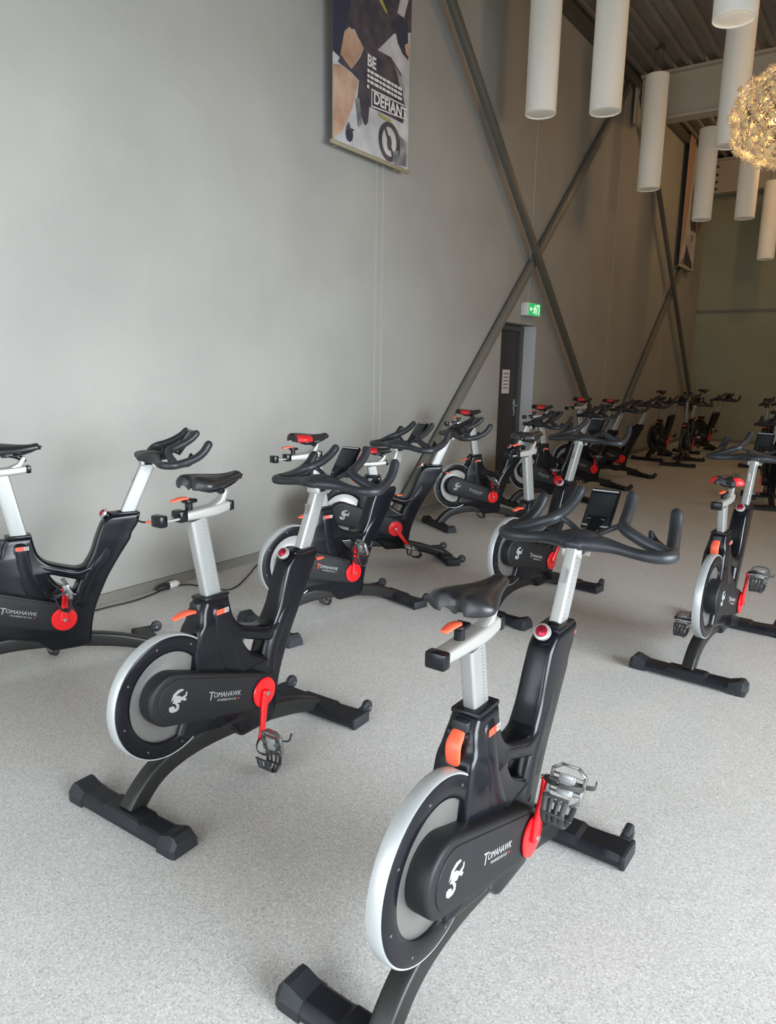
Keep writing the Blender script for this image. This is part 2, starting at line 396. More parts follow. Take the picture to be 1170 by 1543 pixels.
# ------------------------------------------------------------------ banners
MT['b_white'] = vary(mat('banner_white', (.5, .5, .5), .7), [(.42, .41, .42), (.60, .58, .57)], 5, 4)
MT['b_skin'] = vary(mat('banner_skin', (.5, .3, .2), .7), [(.40, .21, .13), (.60, .40, .28)], 4, 4)
MT['b_dark'] = vary(mat('banner_dark', (.05, .05, .06), .7), [(.035, .033, .05), (.10, .075, .08)], 7, 4)
MT['b_grey'] = vary(mat('banner_grey', (.2, .2, .2), .7), [(.10, .11, .12), (.32, .31, .30)], 9, 4)
MT['b_blue'] = mat('banner_navy', (.035, .036, .062), .7)
MT['b_olive'] = mat('banner_olive', (.35, .32, .08), .7)
MT['b_letter'] = mat('banner_letter', (.72, .69, .66), .7)
MT['b_rose'] = mat('banner_rose', (.45, .28, .22), .7)
def banner(y0, y1, z0, z1, shapes, label, dressing=None):
    e = link('wall_banner', None, loc=(-DW + .11, (y0 + y1) / 2, z0)); tag(e, label, 'banner')
    e.matrix_world
    oy, oz = (y0 + y1) / 2, z0
    bm = bmesh.new(); box(bm, (0, 0, (z1 - z0) / 2), (.004, y1 - y0, z1 - z0)); link('cloth', mesh_from(bm, 'b_white', False), e)
    bm = bmesh.new(); x = .0035
    for mi, pts in shapes:
        poly(bm, [(a - oy, b - oz) for a, b in pts], x, mi, .001); x += .0006
    if dressing: dressing(bm, oy, oz, x + .001)
    link('printed_picture', mesh_from(bm, ['b_skin', 'b_dark', 'b_grey', 'b_blue', 'b_olive', 'b_letter', 'b_white', 'b_rose'], False), e)
    for z in (0, z1 - z0):
        bm = bmesh.new(); cyl(bm, (0, -(y1 - y0) / 2 - .02, z), (0, (y1 - y0) / 2 + .02, z), .016, n=12, bev=.003)
        for s in (-1, 1): cyl(bm, (-.11, s * (y1 - y0) * .4, z), (0, s * (y1 - y0) * .4, z), .006, n=8)
        link('rail', mesh_from(bm, 'wood'), e)
def ring(cy, cz, ry, rz, n=28, a0=0, a1=2 * PI): return [(cy + ry * math.cos(a0 + (a1 - a0) * k / n), cz + rz * math.sin(a0 + (a1 - a0) * k / n)) for k in range(n)]
SH = [(3, [(4.64, 3.86), (4.73, 3.84), (4.80, 4.05), (4.95, 4.12), (5.1, 4.7), (5.0, 5.6), (4.64, 5.6)]),
      (1, [(4.80, 4.05), (4.90, 4.1), (5.0, 4.02), (5.03, 3.98), (5.2, 4.04), (5.44, 4.25), (5.7, 4.35), (5.7, 5.5), (4.95, 5.5), (4.9, 4.5)]),
      (0, [(4.73, 3.86), (4.78, 4.04), (4.84, 4.09), (4.90, 4.08), (4.98, 4.04), (5.03, 4.0), (4.99, 3.95), (4.87, 3.80)]),
      (0, [(4.645, 3.24), (4.645, 3.77), (4.73, 3.79), (4.87, 3.77), (4.95, 3.74), (4.91, 3.59), (4.85, 3.46), (4.76, 3.33)]),
      (1, [(4.70, 3.80), (4.74, 3.86), (4.87, 3.80), (4.98, 3.92), (5.03, 4.0), (5.2, 4.05), (5.4, 4.06), (5.56, 3.98), (5.6, 3.80), (5.64, 3.72), (5.60, 3.60), (5.11, 3.60), (5.09, 3.47), (5.05, 3.44), (5.0, 3.5), (4.95, 3.62), (4.97, 3.75), (4.87, 3.78)]),
      (3, [(5.43, 4.35), (5.52, 4.40), (5.64, 4.40), (5.66, 4.12), (5.58, 4.14), (5.5, 4.2)]),
      (6, [(5.48, 4.42), (5.58, 4.42), (5.66, 4.62), (5.55, 4.62)]), (0, [(5.60, 4.22), (5.67, 4.26), (5.67, 4.14), (5.62, 4.16)]),
      (2, [(5.45, 4.02), (5.55, 3.96), (5.62, 3.86), (5.55, 3.86)]),
      (5, [(5.10, 4.62), (5.22, 4.42), (5.27, 4.43), (5.14, 4.66)]), (4, [(5.22, 4.41), (5.33, 4.35), (5.33, 4.38), (5.24, 4.45)]),
      (2, [(5.40, 3.52), (5.66, 3.46), (5.66, 3.26), (5.48, 3.24)]),
      (1, ring(5.40, 3.40, .16, .155)), (6, ring(5.39, 3.40, .105, .115)), (1, ring(5.39, 3.39, .035, .06)), (1, [(5.31, 3.49), (5.34, 3.50), (5.47, 3.29), (5.44, 3.28)]), (2, [(5.45, 3.34), (5.53, 3.36), (5.52, 3.27), (5.44, 3.25)]),
      (4, [(5.22, 3.585), (5.40, 3.575), (5.42, 3.55), (5.26, 3.56)]),
      (3, ring(4.84, 3.32, .045, .055, 9)), (1, [(4.80, 3.36), (4.83, 3.41), (4.85, 3.37), (4.90, 3.37), (4.87, 3.34)]),
      (2, [(4.92, 3.60), (4.96, 3.62), (5.0, 3.44), (4.96, 3.40)]),
      (5, [(5.12, 3.735), (5.60, 3.745), (5.60, 3.735), (5.12, 3.725)]), (5, [(5.12, 3.61), (5.66, 3.645), (5.66, 3.635), (5.12, 3.60)]), (5, [(5.12, 3.60), (5.12, 3.735), (5.13, 3.735), (5.13, 3.60)])]
def dress1(bm, oy, oz, x):
    def T(s, y, z, size, sx=1, mi=5, align='LEFT'):
        Mx = Matrix.Translation((x, y - oy, z - oz)) @ Matrix(((0, 0, 1, 0), (1, 0, 0, 0), (0, 1, 0, 0), (0, 0, 0, 1)))
        text_into(bm, s, size, Mx, mi, .001, sx, align, bold=.003)
    T('BE', 5.055, 3.925, .12, .95)
    # the three lines of small print are too soft to read in the photograph: short dashes of print
    for r_, (z, n_) in enumerate(((3.853, 11), (3.815, 12), (3.777, 11))):
        yy = 5.06
        for q in range(n_):
            L_ = .03 + .016 * ((q * 7 + r_ * 3) % 3)
            if yy + L_ > 5.57: break
            poly(bm, [(yy - oy, z - oz - .011), (yy + L_ - oy, z - oz - .011), (yy + L_ - oy, z - oz + .011), (yy - oy, z - oz + .011)], x, 5, .001); yy += L_ + .010
    poly(bm, ring(5.07 - oy, 3.735 - oz, .015, .015, 10), x, 5, .001)
    T('DEFIANT', 5.145, 3.672, .125, .98)
banner(4.645, 5.69, 3.225, 5.62, SH, 'long printed cycling banner reading DEFIANT, hung high on the left wall nearest the camera', dress1)
a0 = 15.25
SH2 = [(7, [(a0, 3.6), (a0, 5.95), (a0 + .45, 5.95), (a0 + .35, 4.8), (a0 + .25, 4.2)]),
       (1, [(a0 + .55, 5.0), (a0 + .62, 5.25), (a0 + .9, 5.35), (a0 + 1.1, 5.1), (a0 + 1.1, 4.35), (a0 + .7, 4.3), (a0 + .55, 4.5)]),
       (0, [(a0 + .75, 5.9), (a0 + 1.1, 5.9), (a0 + 1.05, 5.3), (a0 + .9, 5.3)]),
       (6, ring(a0 + .85, 4.15, .25, .2, 16)), (2, ring(a0 + .8, 4.2, .1, .08, 12)),
       (1, [(a0 + .3, 3.65), (a0 + .45, 4.05), (a0 + .62, 3.9), (a0 + .95, 3.75), (a0 + 1.0, 3.62)]),
       (2, [(a0, 3.62), (a0 + .3, 3.75), (a0 + .35, 3.62)])]
banner(a0, a0 + 1.15, 3.58, 5.85, SH2, 'long pink and black printed banner high on the left wall at the far end')

# ------------------------------------------------------------------ lamps
TL = [(-1.39, 6.45, 4.15, 1.5, 'white tube lamp nearest the camera, cut off above the shaggy ball lamp'),
      (-3.40, 7.46, 4.10, 1.5, 'leftmost white tube lamp, running off the top of the picture'),
      (-2.81, 7.72, 4.09, 1.5, 'second white tube lamp from the left, running off the top edge'),
      (-3.34, 11.16, 4.10, 1.5, 'white tube lamp hanging whole in view before the end of the roof beam'),
      (-3.17, 13.75, 4.10, 1.45, 'white tube lamp hanging beside the far banner'),
      (-1.98, 9.6, 4.10, 1.5, 'white tube lamp half behind the shaggy ball lamp'),
      (-2.53, 13.98, 4.10, 1.45, 'short-looking white tube lamp hanging below the shaggy ball lamp'),
      (-2.52, 16.5, 3.76, 1.45, 'farthest white tube lamp, dim, in front of the back wall')]
def tube_lamp(x, y, zb, L_, label):
    e = link('tube_lamp', None, loc=(x, y, zb)); tag(e, label, 'pendant lamp', 'white tube lamps hung from the ceiling')
    bm = bmesh.new(); R_ = .158
    lathe(bm, [(R_ - .008, .012), (R_ - .008, .003), (R_ - .004, 0), (R_, .004), (R_, L_ - .006), (R_ - .006, L_), (0, L_)], (0, 0, 0), n=48)
    lathe(bm, [(0, .012), (R_ - .008, .012)], (0, 0, 0), n=48); bmesh.ops.remove_doubles(bm, verts=bm.verts, dist=1e-5)
    link('shade', mesh_from(bm, 'felt'), e)
    bm = bmesh.new(); top = HC + .02 - zb
    for s in (-1, 1): cyl(bm, (s * .07, 0, L_ - .005), (s * .045, 0, top), .005, n=6)
    box(bm, (0, 0, top - .02), (.14, .06, .04), .006)
    link('hanger', mesh_from(bm, 'wire'), e)
    bm = bmesh.new(); lathe(bm, [(0, .006), (.10, .006), (.11, .008), (.11, .011), (0, .011)], (0, 0, 0), n=32); link('diffuser', mesh_from(bm, 'felt'), e)
for t in TL: tube_lamp(*t)
# dandelion ball lamp
MT['petal'] = vary(mat('dandelion_petal', (.6, .48, .27), .7, emit=((1, .62, .30), .07)), [(.44, .31, .24), (.74, .62, .40)], 12, 2)
MT['heart'] = mat('dandelion_heart', (.72, .62, .30), .7, emit=((1, .72, .3), .12))
bc = Vector((-1.06, 6.92, 3.53)); e = link('dandelion_lamp', None, loc=bc)
tag(e, 'shaggy straw-coloured ball lamp of many flower heads, hanging at the right edge', 'pendant lamp')
bm = bmesh.new(); R_ = .345; N = 210
for i in range(N):
    z = 1 - 2 * (i + .5) / N; a = i * 2.399963; rr = math.sqrt(1 - z * z); d = Vector((rr * math.cos(a), rr * math.sin(a), z))
    c = d * (R_ + random.uniform(-.045, .03)); q = d.to_track_quat('Z', 'Y').to_matrix()
    # flower heart
    lathe(bm, [(0, -.01), (.020, .0), (.020, .018), (.010, .030), (0, .032)], c, q, 7, 1)
    for ringi, (np_, el, ln) in enumerate(((10, .30, .066), (9, .8, .064), (6, 1.15, .055))):
        for k in range(np_):
            b_ = 2 * PI * k / np_ + random.uniform(-.2, .2) + ringi; el_ = el + random.uniform(-.15, .15); l_ = ln * random.uniform(.8, 1.15)
            t_ = Vector((math.cos(b_) * math.cos(el_), math.sin(b_) * math.cos(el_), math.sin(el_)))
            s_ = Vector((-math.sin(b_), math.cos(b_), 0)); wv = .006
            p = [Vector((0, 0, 0)), t_ * l_ * .55 + s_ * wv, t_ * l_, t_ * l_ * .55 - s_ * wv]
            vs = [bm.verts.new(c + q @ v) for v in p]; tipv = bm.verts.new(c + q @ (t_ * l_ * .6 + Vector((0, 0, -.006))))
            bm.faces.new(vs[:2] + [tipv]); bm.faces.new([vs[1], vs[2], tipv]); bm.faces.new([vs[2], vs[3], tipv]); bm.faces.new([vs[3], vs[0], tipv]); 
me = mesh_from(bm, ['petal', 'heart'], False); o = link('flower_heads', me, e); o['kind'] = 'stuff'
bm = bmesh.new(); bmesh.ops.create_icosphere(bm, subdivisions=2, radius=.30)
r = bmesh.ops.wireframe(bm, faces=bm.faces[:], thickness=.012, use_replace=True); link('wire_core', mesh_from(bm, 'wire'), e)
bm = bmesh.new(); cyl(bm, (0, 0, .28), (0, 0, HC - bc.z + .02), .006, n=8); box(bm, (0, 0, HC - bc.z), (.12, .12, .03), .008); link('cord', mesh_from(bm, 'wire'), e)
MT['bulb'] = mat('bulb', (1, .9, .7), .4, emit=((1, .72, .36), 1.5))
bm = bmesh.new(); bmesh.ops.create_uvsphere(bm, u_segments=16, v_segments=10, radius=.07); link('bulb', mesh_from(bm, 'bulb'), e)
l = bpy.data.lights.new('bulb_light', 'POINT'); l.energy = 55; l.color = (1, .72, .42); l.shadow_soft_size = .08
link('bulb_light', l, e)

# ------------------------------------------------------------------ cable on the floor
o = None
pts = [(-3.86, 1.6), (-3.875, 2.1), (-3.87, 2.43), (-3.847, 2.65), (-3.868, 2.82), (-3.895, 2.90)]
bm = bmesh.new(); sweep(bm, [(a, b, .006) for a, b in pts], .005, n=8, capround=False)
sweep(bm, [(a, b, .006) for a, b in [(-3.905, 3.03), (-3.851, 3.101), (-3.745, 3.127), (-3.565, 3.174), (-3.56, 3.26), (-3.62, 3.38), (-3.735, 3.573), (-3.84, 3.74), (-3.86, 3.9), (-3.87, 4.6)]], .005, n=8, capround=False)
c = link('power_cable', mesh_from(bm, 'cable')); tag(c, 'thin black power cable on the floor along the foot of the left wall', 'cable')
e = link('cable_connector', None, loc=(-3.895, 2.96, .022)); tag(e, 'black and white plug connector lying by the baseboard', 'plug')
bm = bmesh.new(); sweep(bm, [(0, -.085, -.005), (0, -.05, 0), (0, 0, 0), (0, .01, 0)], [.009, .02, .022, .022], n=12); link('plug', mesh_from(bm, 'cable'), e)
bm = bmesh.new(); sweep(bm, [(0, .012, 0), (-.004, .03, .002), (-.006, .07, .002), (-.004, .085, 0)], [(.024, .021), (.026, .022), (.026, .022), .014], n=12, power=3); link('socket', mesh_from(bm, 'white'), e)

# ------------------------------------------------------------------ the bikes
CACHE = {}
def cached(key, fn):
    if key not in CACHE: CACHE[key] = fn()
    return CACHE[key]
BBZ = .285; WX, WZ, WR, FY = -.395, .404, .2145, -.025

def m_body():
    out = rnd([(-.213, .690, .008), (-.104, .690, .010), (-.096, .64, .03), (-.082, .592, .03), (-.045, .553, .04), (.03, .526, .05), (.085, .510, .05), (.118, .515, .04), (.158, .575, .06), (.182, .65, .05), (.215, .728, .04),
               (.252, .757, .012), (.402, .764, .012), (.386, .705, .02), (.352, .66, .02), (.346, .632, .02), (.285, .545, .05), (.225, .45, .05), (.188, .37, .04), (.158, .30, .04), (.138, .22, .03), (.128, .13, .02), (.11, .105, .02),
               (-.06, .105, .02), (-.085, .135, .02), (-.11, .165, .03), (-.20, .195, .03), (-.30, .215, .03), (-.375, .235, .02), (-.345, .30, .04), (-.305, .38, .04), (-.288, .47, .04), (-.275, .545, .03),
               (-.262, .592, .03), (-.243, .615, .03), (-.236, .65, .02)], .02)
    hole = rnd([(-.045, .497, .018), (.095, .447, .02), (.128, .425, .018), (.075, .392, .02), (-.012, .44, .03)], .02)[::-1]
    bm = plate(out, -.046, .046, .018, 'black', [hole])
    for v in bm.verts:
        x, z = v.co.x, v.co.z
        # narrower at the head tube, fuller low down
        f = 1.0
        if z > .5: f = 1.0 - .12 * min(1, (z - .5) / .2)
        if x < -.12 and z < .66: f *= 1.0 + .24 * min(1, (-.12 - x) / .06) * min(1, (.66 - z) / .06)
        v.co.y *= f
    # moulded shroud ridge running down the seat tube and the head tube spine
    sweep(bm, [(-.16, 0, .64), (-.15, 0, .52), (-.11, 0, .40), (-.06, 0, .33)], [(.050, .045), (.053, .06), (.054, .07), (.054, .06)], n=20, hint=(1, 0, 0), power=3.2)
    sweep(bm, [(.318, 0, .735), (.262, 0, .655), (.215, 0, .56), (.165, 0, .50), (.12, 0, .42), (.09, 0, .33)], [(.036, .05), (.040, .05), (.046, .05), (.050, .045), (.050, .045), (.052, .05)], n=20, hint=(1, 0, 0), power=2.6)
    sweep(bm, [(-.13, 0, .575), (-.07, 0, .535), (0, 0, .510), (.08, 0, .485), (.15, 0, .50)], [(.040, .03), (.047, .026), (.048, .024), (.049, .026), (.048, .03)], n=20, power=2.6)
    # collars
    box(bm, (-.160, 0, .692), (.112, .078, .014), .005); box(bm, (.322, 0, .762), (.13, .075, .014), .005, rot=Matrix.Rotation(-.05, 3, 'Y') if False else None)
    return mesh_from(bm, 'black', angle=38)
def m_cover(side):
    s = -1 if side == 'R' else 1
    a, b, ra, rb = (Vector((-.418, .413)), Vector((.0, BBZ)), .090, .070) if side == 'R' else (Vector((-.20, .345)), Vector((.0, BBZ)), .060, .070)
    d = (b - a); th = math.atan2(d.y, d.x); k = math.asin((ra - rb) / d.length); pts = []
    for i in range(17): t = th + PI / 2 - k + (PI + 2 * k) * i / 16; pts.append((a.x + ra * math.cos(t), a.y + ra * math.sin(t)))
    for i in range(13): t = th - PI / 2 + k + (PI - 2 * k) * i / 12; pts.append((b.x + rb * math.cos(t), b.y + rb * math.sin(t)))
    y0, y1 = (-.030, -.092) if side == 'R' else (.070, .030)
    bm = plate(pts, y0, y1, .012, 'matte')
    if side == 'L': return mesh_from(bm, 'matte')
    # raised face panel
    a2, b2, ra2, rb2 = Vector((-.405, .409)), b, .072, .060
    pts = []
    for i in range(17): t = th + PI / 2 - k + (PI + 2 * k) * i / 16; pts.append((a2.x + ra2 * math.cos(t), a2.y + ra2 * math.sin(t)))
    for i in range(13): t = th - PI / 2 + k + (PI - 2 * k) * i / 12; pts.append((b2.x + rb2 * math.cos(t), b2.y + rb2 * math.sin(t)))
    b3 = plate(pts, s * .088, s * .0955, .003, 'matte'); me = bpy.data.meshes.new('t'); b3.to_mesh(me); b3.free(); bm.from_mesh(me); bpy.data.meshes.remove(me)
    return mesh_from(bm, 'matte')
def m_emblem():
    bm = bmesh.new(); S = .036
    shp = [[(-.75, .15), (-.45, .75), (.1, 1.0), (.6, .95), (.75, .75), (.35, .72), (.0, .62), (-.35, .3)],
           [(-.6, -.05), (-.2, .5), (.2, .42), (.5, .15), (.95, .25), (1.0, .5), (1.15, .45), (1.1, .1), (.85, -.02), (1.05, -.25), (.8, -.35), (.5, -.1), (.25, -.3), (-.05, -.2), (-.3, -.2)],
           [(-1.0, -.35), (-.7, -.3), (-.4, -.45), (-.3, -.75), (-.1, -.55), (.0, -.3), (.15, -.45), (.1, -.85), (-.2, -1.0), (-.7, -.95), (-1.0, -.7)],
           [(-.3, -.2), (-.05, -.2), (.05, -.5), (-.12, -.6), (-.2, -.4)]]
    for p in shp:
        vs = [bm.verts.new((-.402 + S * x, -.0962, .408 + S * z)) for x, z in p]; f = bm.faces.new(vs)
        g = bmesh.ops.extrude_face_region(bm, geom=[f]); bmesh.ops.translate(bm, vec=(0, .001, 0), verts=[v for v in g['geom'] if isinstance(v, bmesh.types.BMVert)])
    bmesh.ops.triangulate(bm, faces=[f for f in bm.faces if len(f.verts) > 4])
    return mesh_from(bm, 'print', False)
def m_letter(kind):
    bm = bmesh.new(); tl = -.30
    y = -.0962
    def put(s, x, z, size, mi, sx=1.): 
        ang = math.atan2(BBZ - .413, .418)
        # place along the tilted cover axis
        ox, oz = -.265, .371
        X = ox + x * math.cos(ang) - z * math.sin(ang); Z = oz + x * math.sin(ang) + z * math.cos(ang)
        text_into(bm, s, size, Matrix.Translation((X, y, Z)) @ Matrix.Rotation(-ang, 4, 'Y') @ Matrix.Rotation(PI / 2, 4, 'X'), mi, .0004, sx, 'LEFT')
    c0 = 1 if kind == 'red' else 0
    put('T', -.004, -.003, .044, c0); put('OMAHAWK', .020, 0, .026, 0, .98); put('POWERED BY ICG', .043, -.019, .0115, 0, 1); put('\u2022', .145, -.019, .02, 1)
    return mesh_from(bm, ['print', 'badge_r'], False)
def m_badge():
    bm = bmesh.new(); Mx = sideM(-.138, -.0452, .655)
    for i, (w_, mi) in enumerate(((.018, 0), (.018, 0), (.020, 1))):
        x = -.170 + i * .019; box(bm, (x, -.0505, .640), (w_, .003, .018), mi=mi)
    for i, ch in enumerate('ICG'): text_into(bm, ch, .016, Matrix.Translation((-.170 + i * .019, -.0524, .640)) @ Matrix.Rotation(PI / 2, 4, 'X'), 2 if i < 2 else 3, .0004, 1.2)
    return mesh_from(bm, ['badge_r', 'print', 'badge_r2', 'ink'], False)
MT['badge_r2'] = mat('badge_red_dark', (.40, .01, .01), .5)
def m_flyring():
    bm = bmesh.new(); q = Matrix.Rotation(PI / 2, 3, 'X')
    lathe(bm, [(.158, -.012), (.154, -.017), (.158, -.0205), (.170, -.0230), (.202, -.0230), (.2085, -.0205), (.2085, .0205), (.202, .0230), (.170, .0230), (.158, .0205), (.154, .017), (.158, .012), (.158, -.012)], (WX, FY, WZ), q, 96)
    for k in range(8):
        a = 2 * PI * (k + .3) / 8
        for s in (-1, 1): cyl(bm, (WX + .186 * math.cos(a), FY + s * .022, WZ + .186 * math.sin(a)), (WX + .186 * math.cos(a), FY + s * .0242, WZ + .186 * math.sin(a)), .0035, n=8, mi=1)
    return mesh_from(bm, ['black', 'pedal'])
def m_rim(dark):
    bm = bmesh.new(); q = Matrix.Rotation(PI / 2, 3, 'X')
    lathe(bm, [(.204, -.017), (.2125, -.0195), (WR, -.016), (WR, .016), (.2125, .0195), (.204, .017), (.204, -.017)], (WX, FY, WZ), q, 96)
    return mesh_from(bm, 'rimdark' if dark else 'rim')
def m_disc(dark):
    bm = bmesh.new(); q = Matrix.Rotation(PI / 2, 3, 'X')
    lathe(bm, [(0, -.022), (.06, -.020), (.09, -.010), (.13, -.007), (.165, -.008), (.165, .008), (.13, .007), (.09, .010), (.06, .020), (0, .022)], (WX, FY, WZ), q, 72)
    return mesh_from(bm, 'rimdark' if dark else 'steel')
def m_arch():
    bm = bmesh.new()
    sweep(bm, [(-.535, 0, .040), (-.492, 0, .088), (-.435, 0, .130), (-.36, 0, .156), (-.26, 0, .168), (-.15, 0, .166), (-.02, 0, .153), (.12, 0, .130), (.25, 0, .100), (.36, 0, .064), (.42, 0, .042)],
          [(.030, .036)] * 8 + [(.030, .034), (.030, .030), (.030, .026)], n=24, power=5.5, capround=False)
    return mesh_from(bm, 'arch', angle=30)
def m_foot(front):
    bm = bmesh.new(); x0, hw, w_ = (.437, .243, .058) if front else (-.540, .272, .050)
    ys = [-hw, -hw + .05, -hw + .075, -.10, -.085, .085, .10, hw - .075, hw - .05, hw]
    up_ = .0
    zt = [.050, .052, .050, .048, .056, .056, .048, .050, .052, .050]
    rings = []
    for y, z in zip(ys, zt):
        e_ = .008 if abs(y) == hw else 0
        rg = [(-w_ + e_, .012), (-w_ + e_, .028), (-w_ + .014, z - .004), (-w_ + .022, z), (w_ - .022, z), (w_ - .014, z - .004), (w_ - e_, .028), (w_ - e_, .012), (w_ - .008, .008), (-w_ + .008, .008)]
        rings.append([bm.verts.new((x0 + a, y, b)) for a, b in rg])
    for a, b in zip(rings, rings[1:]):
        for i in range(10): bm.faces.new((a[i], a[(i + 1) % 10], b[(i + 1) % 10], b[i]))
    bm.faces.new(rings[0]); bm.faces.new(rings[-1][::-1])
    return mesh_from(bm, 'foot', angle=25)
def m_cap(front, s):
    """rubber end: a shallow saddle on the rear bar with a wedge along each long edge; a plain end on the front bar"""
    bm = bmesh.new(); x0, hw, w_ = (.437, .243, .058) if front else (-.540, .272, .050)
    if front:
        box(bm, (x0, s * (hw - .004), .026), (2 * w_ - .006, .020, .050), .006); return mesh_from(bm, 'rubber')
    y0, ym, y1 = s * (hw - .075), s * (hw - .030), s * (hw + .004)
    prof = lambda h, e: [(-w_ - .002 + e, .002), (-w_ - .002 + e, .030), (-w_ + .016, h), (w_ - .016, h), (w_ + .002 - e, .030), (w_ + .002 - e, .002)]
    rings = [[bm.verts.new((x0 + a, y, b)) for a, b in prof(h, e)] for y, h, e in ((y0, .0505, 0), (y0 + s * .012, .053, 0), (ym, .066, 0), (y1 - s * .016, .066, 0), (y1, .048, .006))]
    for p, q in zip(rings, rings[1:]):
        for i in range(6): bm.faces.new((p[i], p[(i + 1) % 6], q[(i + 1) % 6], q[i]))
    bm.faces.new(rings[0]); bm.faces.new(rings[-1])
    return mesh_from(bm, 'rubber', angle=20)
def m_twheel(s):
    bm = bmesh.new(); y = s * .217
    lathe(bm, [(0, -.013), (.02, -.013), (.029, -.010), (.031, -.005), (.031, .005), (.029, .010), (.02, .013), (0, .013)], (.513, y, .050), Matrix.Rotation(PI / 2, 3, 'X'), 24)
    box(bm, (.492, y, .045), (.04, .036, .02), .004); cyl(bm, (.513, y - .02, .05), (.513, y + .02, .05), .006, n=8, mi=1)
    return mesh_from(bm, ['rubber', 'pedal'])
def m_level(x, y):
    bm = bmesh.new(); cyl(bm, (x, y, 0.0), (x, y, .014), .018, n=16, bev=.003); return mesh_from(bm, 'rubber')
def m_crank(s, ang):
    bm = bmesh.new(); y = s * .102; d = Vector((math.cos(ang), 0, math.sin(ang)))
    q = Matrix.Rotation(PI / 2, 3, 'X')
    o_ = Vector((0, 0, BBZ))
    if s < 0: lathe(bm, [(0, -.007), (.050, -.007), (.056, -.004), (.058, 0), (.056, .004), (.050, .005), (0, .005)], (0, y, BBZ), q, 48)
    else: lathe(bm, [(0, -.007), (.03, -.007), (.034, -.003), (.034, .003), (.03, .007), (0, .007)], (0, y, BBZ), q, 32)
    yy = s * .112
    sweep(bm, [o_ + Vector((0, yy, 0)) - d * .006, o_ + d * .05 + Vector((0, yy, 0)), o_ + d * .11 + Vector((0, yy + s * .006, 0)), o_ + d * .170 + Vector((0, yy + s * .010, 0))], [(.022, .008), (.017, .0085), (.013, .008), (.014, .0075)], n=14, hint=(0, 1, 0), power=3)
    cyl(bm, o_ + Vector((0, s * .115, 0)), o_ + Vector((0, s * .123, 0)), .009, n=6, mi=1)
    cyl(bm, o_ + Vector((0, s * .05, 0)), o_ + Vector((0, s * .1, 0)), .016, n=16, mi=2)
    return mesh_from(bm, ['red', 'chrome', 'black'])
def pedal_bits(s, ang, tilt):
    o_ = Vector((0, s * .122, BBZ)) + Vector((math.cos(ang), 0, math.sin(ang))) * .170
    R = Matrix.Translation(o_) @ Matrix.Rotation(tilt, 4, 'Y')
    def fin(bm, m, **k):
        bmesh.ops.transform(bm, matrix=R, verts=bm.verts); return mesh_from(bm, m, **k)
    out = {}
    bm = bmesh.new(); cyl(bm, (0, -s * .012, 0), (0, s * .10, 0), .006, n=12, mi=1); cyl(bm, (0, s * .012, 0), (0, s * .095, 0), .0125, n=16)
    # plate frame, octagonal
    c = s * .058
    oct_ = [(-.048, -.022), (-.032, -.044), (.032, -.044), (.048, -.022), (.048, .022), (.032, .044), (-.032, .044), (-.048, .022)]
    P = [Vector((a, c + b, 0)) for a, b in oct_]
    for i in range(8): sweep(bm, [P[i], P[(i + 1) % 8]], (.004, .009), n=8, k=1, power=4)
    for xx in (-.022, .022): box(bm, (xx, c, 0), (.006, .085, .012), .001)
    out['pedal'] = fin(bm, ['pedal', 'chrome'])
    bm = bmesh.new(); box(bm, (0, c, .008), (.052, .040, .006), .002); box(bm, (.018, c, .012), (.012, .03, .006), .001); box(bm, (-.018, c, .012), (.010, .026, .006), .001); cyl(bm, (0, c, .01), (0, c, .014), .008, n=12)
    box(bm, (0, c, -.008), (.050, .044, .006), .002); box(bm, (.020, c, -.012), (.012, .032, .005), .001); box(bm, (-.020, c, -.012), (.010, .028, .005), .001); box(bm, (0, c, -.012), (.010, .030, .004), .001)
    out['cleat_plate'] = fin(bm, 'rim')
    bm = bmesh.new()   # toe cage: curved basket hanging under the plate, ahead of the axle
    for yy in (-.034, -.012, .012, .034):
        sweep(bm, [(.046, c + yy, -.004), (.082, c + yy * .85, -.012), (.098, c + yy * .7, -.035), (.078, c + yy * .7, -.058), (.036, c + yy * .8, -.062)], (.008 if abs(yy) > .02 else .005, .0022), n=8)
    for p in (((.082), -.012, .85), (.098, -.035, .7), (.078, -.058, .7), (.036, -.062, .8)):
        sweep(bm, [(p[0], c - .040 * p[2], p[1]), (p[0], c + .040 * p[2], p[1])], .004, n=8, k=1)
    out['toe_cage'] = fin(bm, 'cage')
    bm = bmesh.new()
    sweep(bm, [(-.005, c - .046, 0), (.0, c - .045, -.035), (.005, c - .02, -.060), (.005, c + .02, -.060), (.0, c + .047, -.035), (-.005, c + .048, 0), (-.012, c + s * .055, .018), (-.03, c + s * .060, .045)], (.007, .0018), n=8, hint=(0, 1, 0.01))
    out['strap'] = fin(bm, 'strap')
    return out
def m_seatpost(top):
    bm = bmesh.new(); a, b = Vector((-.150, 0, .655)), Vector(top)
    sweep(bm, [a, b], (.0185, .037), n=24, k=1, hint=(1, 0, 0), power=6, capround=False)
    # engraved height marks
    d = (b - a)
    k = .15
    while k < .97:
        p = a + d * k
        for s in (-1, 1): box(bm, (p.x + .012, s * .0187, p.z), (.010, .0008, .0014), mi=1)
        k += .045
    return mesh_from(bm, ['post', 'pedal'], angle=25)
